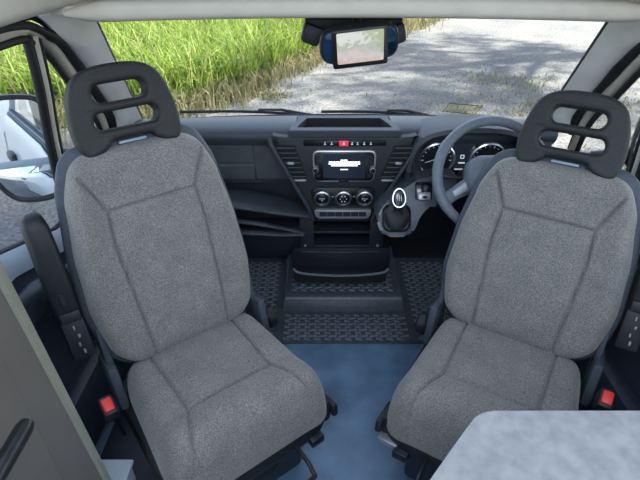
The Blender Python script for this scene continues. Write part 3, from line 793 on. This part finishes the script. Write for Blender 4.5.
nz = n.new('ShaderNodeTexNoise'); nz.inputs['Scale'].default_value = 7; nz.inputs['Detail'].default_value = 6; l.new(tc.outputs['Generated'], nz.inputs['Vector'])
ad = n.new('ShaderNodeMath'); ad.operation = 'MULTIPLY_ADD'; ad.inputs[1].default_value = .7; l.new(nz.outputs['Fac'], ad.inputs[0]); l.new(sp_.outputs['Z'], ad.inputs[2])
rp = n.new('ShaderNodeValToRGB'); e = rp.color_ramp.elements
e[0].position = .35; e[0].color = (.75, .50, .42, 1); e[1].position = 1.3
e.new(.6).color = (.80, .72, .72, 1); e.new(.8).color = (.62, .62, .60, 1); e.new(.95).color = (.55, .62, .48, 1); e.new(1.0).color = (.85, .88, .85, 1)
l.new(ad.outputs[0], rp.inputs['Fac'])
gr = n.new('ShaderNodeMix'); gr.data_type = 'RGBA'
nx = n.new('ShaderNodeMath'); nx.operation = 'MULTIPLY'; l.new(sp_.outputs['X'], nx.inputs[0]); l.new(sp_.outputs['Z'], nx.inputs[1])
ns = n.new('ShaderNodeMath'); ns.operation = 'MULTIPLY'; l.new(nx.outputs[0], ns.inputs[0]); l.new(nz.outputs['Fac'], ns.inputs[1])
rg = n.new('ShaderNodeMapRange'); rg.inputs['From Min'].default_value = .2; rg.inputs['From Max'].default_value = .3; rg.inputs['To Max'].default_value = .7; l.new(ns.outputs[0], rg.inputs['Value'])
l.new(rg.outputs[0], gr.inputs[0]); l.new(rp.outputs['Color'], gr.inputs[6]); gr.inputs[7].default_value = (.38, .48, .18, 1)
l.new(gr.outputs[2], b.inputs['Emission Color']); b.inputs['Emission Strength'].default_value = .5
bm = bmesh.new(); rings = []
for dpt in (.0205, .0222): rings.append([mloc(p[0], p[1], dpt) for p in rrect(.117, .078, .003, 2)])
loft(bm, rings); done('monitor_screen', bm, sm, mf, False)
bm = bmesh.new(); tube(bm, [(.0, .01, -.03), (.0, .035, -.018), (.0, .055, .01)], .012, 10); done('mirror_arm', bm, M['black'], Mi)
SH = tag(empty('sensor_housing', (.0, 1.42, 1.265)), 'black sensor housing on the windscreen behind the mirror', 'sensor')
bm = bmesh.new(); rbox(bm, (0, .012, .0), (.24, .06, .045), .012, taper=(1.12, 1.1)); done('housing_shell', bm, M['black'], SH)
for sx in (-1, 1):
    bm = bmesh.new(); rbox(bm, (sx*.112, -.01, -.018), (.05, .05, .05), .010, taper=(1.2, 1.1), rot=Euler((0, sx*R(-20), 0))); done('housing_side', bm, M['dark'], SH)

# ------------------------------------------------------------------ outside mirrors
for sx in (-1, 1):
    lab = ('black two-pane door mirror outside the passenger window, showing the white van side' if sx < 0 else 'black door mirror outside the window beyond the steering wheel')
    c = Vector((sx*1.128, 1.60, .832))
    E_ = tag(empty('door_mirror', c), lab, 'mirror', 'outside door mirrors')
    nn = Vector((-sx*.335, -.94, .085)).normalized(); rx = Vector((0, 0, 1)).cross(nn).normalized(); ru = nn.cross(rx)*.88
    f = lambda x, z, d: rx*x+ru*z+nn*d
    bm = bmesh.new(); rings = []
    out = catmull([(-.10, -.15, 0), (-.118, -.05, 0), (-.122, .08, 0), (-.108, .185, 0), (-.05, .215, 0), (.05, .215, 0), (.105, .19, 0), (.115, .08, 0), (.115, -.05, 0), (.10, -.17, 0), (.05, -.215, 0), (-.05, -.21, 0)], 4, True)
    for d_, k in ((-.11, .45), (-.09, .75), (-.04, .95), (0, 1.0), (.012, .99), (.012, .93), (-.004, .91)): rings.append([f(p.x*k, p.y*k, d_) for p in out])
    loft(bm, rings); hm = done('mirror_housing', bm, M['black'], E_, ang=60)
    bm = bmesh.new(); ring = catmull([(-.104, -.035, 0), (-.108, .08, 0), (-.095, .172, 0), (-.045, .195, 0), (.045, .195, 0), (.094, .172, 0), (.103, .08, 0), (.103, -.035, 0)], 4, True)
    prism(bm, [(p.x, p.y) for p in ring], lambda p: f(p[0], p[1], .006), lambda p: f(p[0], p[1], -.003)); done('main_glass', bm, M['mirror'], E_, False)
    bm = bmesh.new(); rings = []
    low = catmull([(-.102, -.065, 0), (-.098, -.13, 0), (-.05, -.192, 0), (.045, -.196, 0), (.088, -.16, 0), (.102, -.065, 0)], 4, True)
    for k, d_ in ((1, -.003), (1, .004), (.75, .0085), (.5, .011), (.25, .0125), (.02, .013)): rings.append([f(p.x*k, (p.y+.125)*k-.125, d_) for p in low])
    loft(bm, rings); done('wide_angle_glass', bm, M['mirror'], E_, ang=70)
    bm = bmesh.new(); rbox(bm, f(0, -.05, .006), (.215, .012, .028), .004, rot=Matrix((rx, -nn, ru)).transposed()); done('mirror_crossbar', bm, M['bluegrey'], E_)
    bm = bmesh.new(); tube(bm, [f(0, -.02, -.05), Vector((-sx*.10, .07, -.05)), Vector((-sx*.20, .10, -.08))], [.035, .03, .035], 10); done('mirror_arm', bm, M['black'], E_)

# ------------------------------------------------------------------ wipers
for lab, P_ in (('black wiper blade at the base of the windscreen, passenger half', [(-.66, 1.955, .875), (-.45, 1.985, .868), (-.25, 1.995, .857), (-.10, 1.995, .842)]), ('black wiper blade at the base of the windscreen, middle to steering wheel side', [(-.085, 2.005, .860), (.10, 2.005, .860), (.27, 1.995, .853), (.38, 1.98, .845)])):
    E_ = tag(empty('wiper', P_[1]), lab, 'wiper', 'windscreen wipers')
    P_ = [(a, b, c-.024) for a, b, c in P_]; o = Vector(P_[1]); E_.location = o; pts = [p-o for p in catmull(P_, 6)]
    bm = bmesh.new(); tube(bm, pts, .006, 8); done('wiper_blade', bm, M['gasket'], E_)
    bm = bmesh.new(); k = len(pts)//2
    tube(bm, [pts[k]+Vector((0, .0, .010)), pts[k+3]+Vector((0, .008, .012)), pts[-1]+Vector((.02, .02, -.01))], [.004, .006, .008], 8); done('wiper_arm', bm, M['black'], E_)

# windscreen sticker
bm = bmesh.new(); q = [wsp(.50, .06), wsp(.52, .17), wsp(.68, .14), wsp(.66, .03)]
q = [p+Vector((0, -.004, -.002)) for p in q]
vs = [bm.verts.new(p) for p in q]; vb = [bm.verts.new(p+Vector((0, .0008, .0006))) for p in q]; bm.faces.new(vs); bm.faces.new(vb[::-1])
for i in range(4): bm.faces.new((vs[i], vb[i], vb[(i+1) % 4], vs[(i+1) % 4]))
st = tag(done('windscreen_sticker', bm, M['stick'], None, False), 'clear rectangular sticker with a dark border low on the windscreen', 'sticker')
bm = bmesh.new(); tube(bm, q, .0013, 6, True); done('sticker_border', bm, M['gasket'], st)

# ------------------------------------------------------------------ table, cabinet, step box
T_ = tag(empty('table', (.55, .25, 0)), 'pale grey table top with a rounded corner in the right foreground', 'table')
bm = bmesh.new()
tp = [(p.x, p.y) for p in catmull([(.035, .36, 0), (.060, .425, 0), (.092, .464, 0), (.148, .529, 0), (.185, .571, 0), (.205, .59, 0), (.235, .60, 0), (.30, .601, 0), (.6, .601, 0), (.86, .601, 0), (.873, .597, 0), (.875, .57, 0), (.875, -.08, 0), (.86, -.1, 0), (.08, -.1, 0), (.045, -.08, 0), (.03, -.03, 0), (.028, .25, 0)], 5, True)]
prism(bm, tp, lambda p: (p[0]-.55, p[1]-.25, .725), lambda p: (p[0]-.55, p[1]-.25, .697), .005)
done('table_top', bm, M['table'], T_, ang=40)
bm = bmesh.new(); lathe(bm, [(.01, .0), (.11, 0), (.11, .012), (.04, .03), (.035, .04), (.035, .67), (.06, .697), (.01, .697)], 24); done('table_leg', bm, M['silver'], T_)

K = tag(empty('cabinet', (-.66, .1, 0)), 'tall taupe laminate cabinet with a black bar handle in the left foreground', 'cabinet')
kf = lambda z: .515-.07*(z-.45)
bm = bmesh.new(); prism(bm, [(-.40, .02), (.535, .02), (kf(.45)+.01, .45), (kf(1.3), 1.3), (-.40, 1.3)], lambda p: (.11, p[0]-.02, p[1]), lambda p: (-.11, p[0]-.02, p[1]), .003); done('cabinet_body', bm, M['cabinet'], K, ang=30)
bm = bmesh.new(); loft(bm, [[(x, kf(z)-.02+y, z) for x, y in ((-.10, 0), (.106, 0), (.116, .006), (.116, .018), (.108, .024), (-.10, .024))] for z in (.02, .45, 1.3)]); done('edge_trim', bm, M['edge'], K, ang=30)
bm = bmesh.new(); rbox(bm, (.109, .04, .62), (.006, .72, .78), .002); dd = done('cabinet_drawer', bm, M['cabinet'], K)
bm = bmesh.new(); tube(bm, [(.152, .345, .90), (.152, .335, .90), (.152, -.15, .90), (.152, -.16, .90)], [.010, .0125, .0125, .010], 14)
for y in (.28, -.11): tube(bm, [(.115, y, .90), (.152, y, .90)], .006, 8)
done('bar_handle', bm, M['steel'], dd)

B_ = tag(empty('step_box', (-.715, .735, 0)), 'pale blue-grey plastic step box on the floor between the cabinet and the seat', 'step')
bm = bmesh.new(); rbox(bm, (0, 0, .115), (.20, .15, .23), .012); done('box_body', bm, M['palebox'], B_)
bm = bmesh.new(); rbox(bm, (0, 0, .236), (.21, .16, .012), .005); done('box_lid', bm, M['palebox'], B_)
# dark tray between seat and door
for sx, nm in ((-1, 'trim_10'), (1, 'trim_11')):
    bm = bmesh.new(); rbox(bm, (sx*.70, 1.08, .006), (.24, .76, .010), .003); struct(tag(done(nm, bm, M['navy']), 'dark floor trim between the %s seat and the door' % ('left' if sx < 0 else 'right')))

# ------------------------------------------------------------------ outside
GZ = -.65
gm = bpy.data.materials.new('gravel_track'); gm.use_nodes = True
nt = gm.node_tree; n = nt.nodes; l = nt.links; b = n['Principled BSDF']; b.inputs['Roughness'].default_value = .95
tc = n.new('ShaderNodeTexCoord')
def nz_(s, d=4):
    t = n.new('ShaderNodeTexNoise'); t.inputs['Scale'].default_value = s; t.inputs['Detail'].default_value = d; l.new(tc.outputs['Object'], t.inputs['Vector']); return t
a = nz_(1.1, 8); c = nz_(28, 6)
r1 = n.new('ShaderNodeValToRGB'); e = r1.color_ramp.elements; e[0].position = .35; e[0].color = (.095, .10, .105, 1); e[1].position = .7; e[1].color = (.155, .147, .132, 1)
l.new(a.outputs['Fac'], r1.inputs['Fac'])
r2 = n.new('ShaderNodeValToRGB'); e = r2.color_ramp.elements; e[0].position = .3; e[0].color = (.45, .45, .45, 1); e[1].position = .7; e[1].color = (1.35, 1.35, 1.35, 1)
l.new(c.outputs['Fac'], r2.inputs['Fac'])
mx = n.new('ShaderNodeMix'); mx.data_type = 'RGBA'; mx.blend_type = 'MULTIPLY'; mx.inputs[0].default_value = 1
l.new(r1.outputs['Color'], mx.inputs[6]); l.new(r2.outputs['Color'], mx.inputs[7]); l.new(mx.outputs[2], b.inputs['Base Color'])
bp = n.new('ShaderNodeBump'); bp.inputs['Strength'].default_value = .6; bp.inputs['Distance'].default_value = .03
l.new(c.outputs['Fac'], bp.inputs['Height']); l.new(bp.outputs['Normal'], b.inputs['Normal'])
bm = bmesh.new(); N = 60
g = [[bm.verts.new((-40+80*i/N, -30+80*j/N, GZ)) for i in range(N+1)] for j in range(N+1)]
for j in range(N):
    for i in range(N): bm.faces.new((g[j][i], g[j][i+1], g[j+1][i+1], g[j+1][i]))
struct(tag(done('ground', bm, gm, None, False), 'grey gravel track outside the windscreen'))

def blade_mat(name, cols):
    m = bpy.data.materials.new(name); m.use_nodes = True
    nt = m.node_tree; n = nt.nodes; l = nt.links; b = n['Principled BSDF']; b.inputs['Roughness'].default_value = .6
    ge = n.new('ShaderNodeNewGeometry'); r = n.new('ShaderNodeValToRGB'); e = r.color_ramp.elements
    e[0].position = 0; e[0].color = (*cols[0], 1); e[1].position = 1; e[1].color = (*cols[-1], 1)
    for i, cc in enumerate(cols[1:-1]): e.new((i+1)/(len(cols)-1)).color = (*cc, 1)
    l.new(ge.outputs['Random Per Island'], r.inputs['Fac']); l.new(r.outputs['Color'], b.inputs['Base Color'])
    tl = n.new('ShaderNodeBsdfTranslucent'); l.new(r.outputs['Color'], tl.inputs['Color'])
    ms = n.new('ShaderNodeMixShader'); ms.inputs[0].default_value = .45
    l.new(b.outputs[0], ms.inputs[1]); l.new(tl.outputs[0], ms.inputs[2]); l.new(ms.outputs[0], n['Material Output'].inputs['Surface'])
    return m
MG = blade_mat('grass_blades', [(.08, .16, .016), (.15, .25, .028), (.21, .31, .045), (.27, .33, .07), (.33, .32, .13)])
MD = blade_mat('straw_blades', [(.12, .14, .04), (.22, .20, .10), (.30, .26, .15), (.18, .19, .07)])
def edge_y(x):      # near border of the grass
    pts = [(-14, 5.6), (-5, 6.1), (-2.1, 6.3), (-1.2, 7.3), (-.4, 9.0), (.8, 11.3), (2.5, 13.2), (4.2, 16.5), (14, 34)]
    for (a, u), (c, v) in zip(pts, pts[1:]):
        if x <= c: return u+(v-u)*(x-a)/(c-a)
    return 15
def blades(name, mtl, count, pick, lo, hi, wid):
    V = []; Fc = []
    for _ in range(count):
        x, y, z = pick(); h = random.uniform(lo, hi); a = random.uniform(0, 2*pi); w = wid*random.uniform(.6, 1.3)
        ln = random.uniform(.15, .9)*h; b = random.uniform(0, 2*pi)
        dx, dy = cos(a)*w, sin(a)*w; lx_, ly_ = cos(b)*ln, sin(b)*ln; i = len(V)
        V += [(x-dx, y-dy, z), (x+dx, y+dy, z), (x-dx*.8+lx_*.35, y-dy*.8+ly_*.35, z+h*.6), (x+dx*.8+lx_*.35, y+dy*.8+ly_*.35, z+h*.6), (x+lx_, y+ly_, z+h*(1-.3*ln/h))]
        Fc += [(i, i+1, i+3, i+2), (i+2, i+3, i+4)]
    me = bpy.data.meshes.new(name); me.from_pydata(V, [], Fc)
    return link(name, me, mtl, None, False)
def bank(y, e): return GZ+max(0, y-e)*.05
def pick_green():
    while True:
        x = random.uniform(-13, 5); e = edge_y(x); y = e+.25+abs(random.gauss(0, 3.6))
        if y < 20: return x, y, bank(y, e)
def pick_dry():
    x = random.uniform(-9, 3.6); e = edge_y(x); y = e+random.gauss(.1, .38); return x, y, bank(y, e)
tag(blades('grass', MG, 60000, pick_green, .35, .85, .013), 'tall bright green grass bank beyond the gravel track', 'grass', kind='stuff')
tag(blades('dry_grass', MD, 9000, pick_dry, .08, .38, .011), 'straw-coloured dry grass along the edge of the gravel', 'grass', kind='stuff')
def pick_weed():
    cx, cy, r = random.choice([(2.9, 8.0, .45), (2.5, 6.5, .8), (3.4, 6.9, .7), (-.9, 7.2, .25), (4.0, 5.2, .8), (3.4, 4.4, .5)])
    return random.gauss(cx, r), random.gauss(cy, r*.6), GZ
tag(blades('weeds', MD, 1700, pick_weed, .02, .09, .010), 'sparse yellow-green weeds growing through the gravel', 'weeds', kind='stuff')

# shade trees beside the track, on the sun's side
ML = blade_mat('tree_leaves', [(.06, .12, .03), (.10, .2, .05), (.16, .26, .07)])
MB_ = mat('bark', (.16, .13, .10), .9, noise=.3, nscale=8, bump=.5, bscale=20)
SUN = Vector((.60, .20, .77)).normalized()
def tree(x, y, rad, hc, nleaf, label, ncl=34):
    random.seed(int(x*100)+3)
    t = tag(empty('shade_tree', (x, y, GZ)), label, 'tree', 'shade trees beside the track')
    bm = bmesh.new(); tube(bm, [(0, 0, -.1), (.1, .05, hc*.35), (-.05, .1, hc*.7), (.05, 0, hc)], [.3, .24, .18, .1], 10)
    for k in range(7):
        a = k*2.4; tube(bm, [(0, 0, hc*(.45+.06*k)), (cos(a)*rad*.4, sin(a)*rad*.4, hc*(.6+.06*k)), (cos(a)*rad*.8, sin(a)*rad*.8, hc*(.75+.06*k))], [.09, .06, .03], 6)
    done('trunk', bm, MB_, t)
    V = []; Fc = []
    cl_ = [(random.uniform(-1, 1), random.uniform(-1, 1), random.uniform(-.6, .6), random.uniform(.22, .5)) for _ in range(ncl)]
    for _ in range(nleaf):
        c = random.choice(cl_)
        p = Vector((random.gauss(0, c[3]*.5), random.gauss(0, c[3]*.5), random.gauss(0, c[3]*.3)))+Vector(c[:3])
        p = Vector((p.x*rad, p.y*rad, hc+.3+p.z*rad*.6))
        s_ = random.uniform(.08, .17); u = Vector((random.gauss(0, 1), random.gauss(0, 1), random.gauss(0, .5))).normalized(); w = u.orthogonal().normalized()
        i = len(V); V += [p-u*s_, p+w*s_*.5, p+u*s_, p-w*s_*.5]; Fc.append((i, i+1, i+2, i+3))
    me = bpy.data.meshes.new('foliage'); me.from_pydata(V, [], Fc); link('foliage', me, ML, t, False)
tree(5.2, 1.7, 3.3, 6.5, 36000, 'leafy shade tree to the right of the van', 150)
tree(7.4, 10.6, 2.8, 7.6, 8500, 'leafy shade tree further along the track on the right')
tree(9.3, 6.9, 2.5, 14.0, 12000, 'tall leafy shade tree to the right of the track')

# ------------------------------------------------------------------ light and camera
sl = bpy.data.lights.new('sun', 'SUN'); sl.energy = 14; sl.angle = R(1.2); sl.color = (1, .95, .86)
so_ = bpy.data.objects.new('sun', sl); COL.objects.link(so_); so_.rotation_euler = SUN.to_track_quat('Z', 'Y').to_euler(); so_.location = (6, 2, 8)
ll = bpy.data.lights.new('added_fill_light', 'AREA'); ll.shape = 'RECTANGLE'; ll.size = .7; ll.size_y = .45; ll.energy = 7; ll.color = (.86, .94, 1)  # unseen fill light, added to brighten the pillars and cab
lo_ = bpy.data.objects.new('added_fill_light', ll); COL.objects.link(lo_); lo_.location = (.1, -.35, 2.05); lo_.rotation_euler = (Vector((.1, -.35, 2.05))-Vector((0, 1.05, .5))).to_track_quat('Z', 'Y').to_euler()
w = bpy.data.worlds.new('sky'); S.world = w; w.use_nodes = True
nt = w.node_tree; n = nt.nodes; l = nt.links; bg = n['Background']
sk = n.new('ShaderNodeTexSky'); sk.sky_type = 'NISHITA'; sk.sun_disc = False; sk.sun_elevation = R(50); sk.sun_rotation = R(70); sk.air_density = 1.0; sk.dust_density = 1.5
mxw = n.new('ShaderNodeMix'); mxw.data_type = 'RGBA'; mxw.inputs[0].default_value = .3
l.new(sk.outputs[0], mxw.inputs[6]); mxw.inputs[7].default_value = (3.2, 3.4, 3.6, 1)
l.new(mxw.outputs[2], bg.inputs['Color']); bg.inputs['Strength'].default_value = .40

cam = bpy.data.cameras.new('camera'); cam.sensor_width = 36; cam.lens = 490/640*36; cam.clip_start = .02
co_ = bpy.data.objects.new('camera', cam); COL.objects.link(co_); co_.location = (-.09, 0, 1.5); co_.rotation_euler = (R(90-33), 0, 0)
S.camera = co_
S.view_settings.view_transform = 'Standard'; S.view_settings.look = 'None'; S.view_settings.gamma = 1; S.view_settings.use_curve_mapping = False
S.view_settings.exposure = 0.7
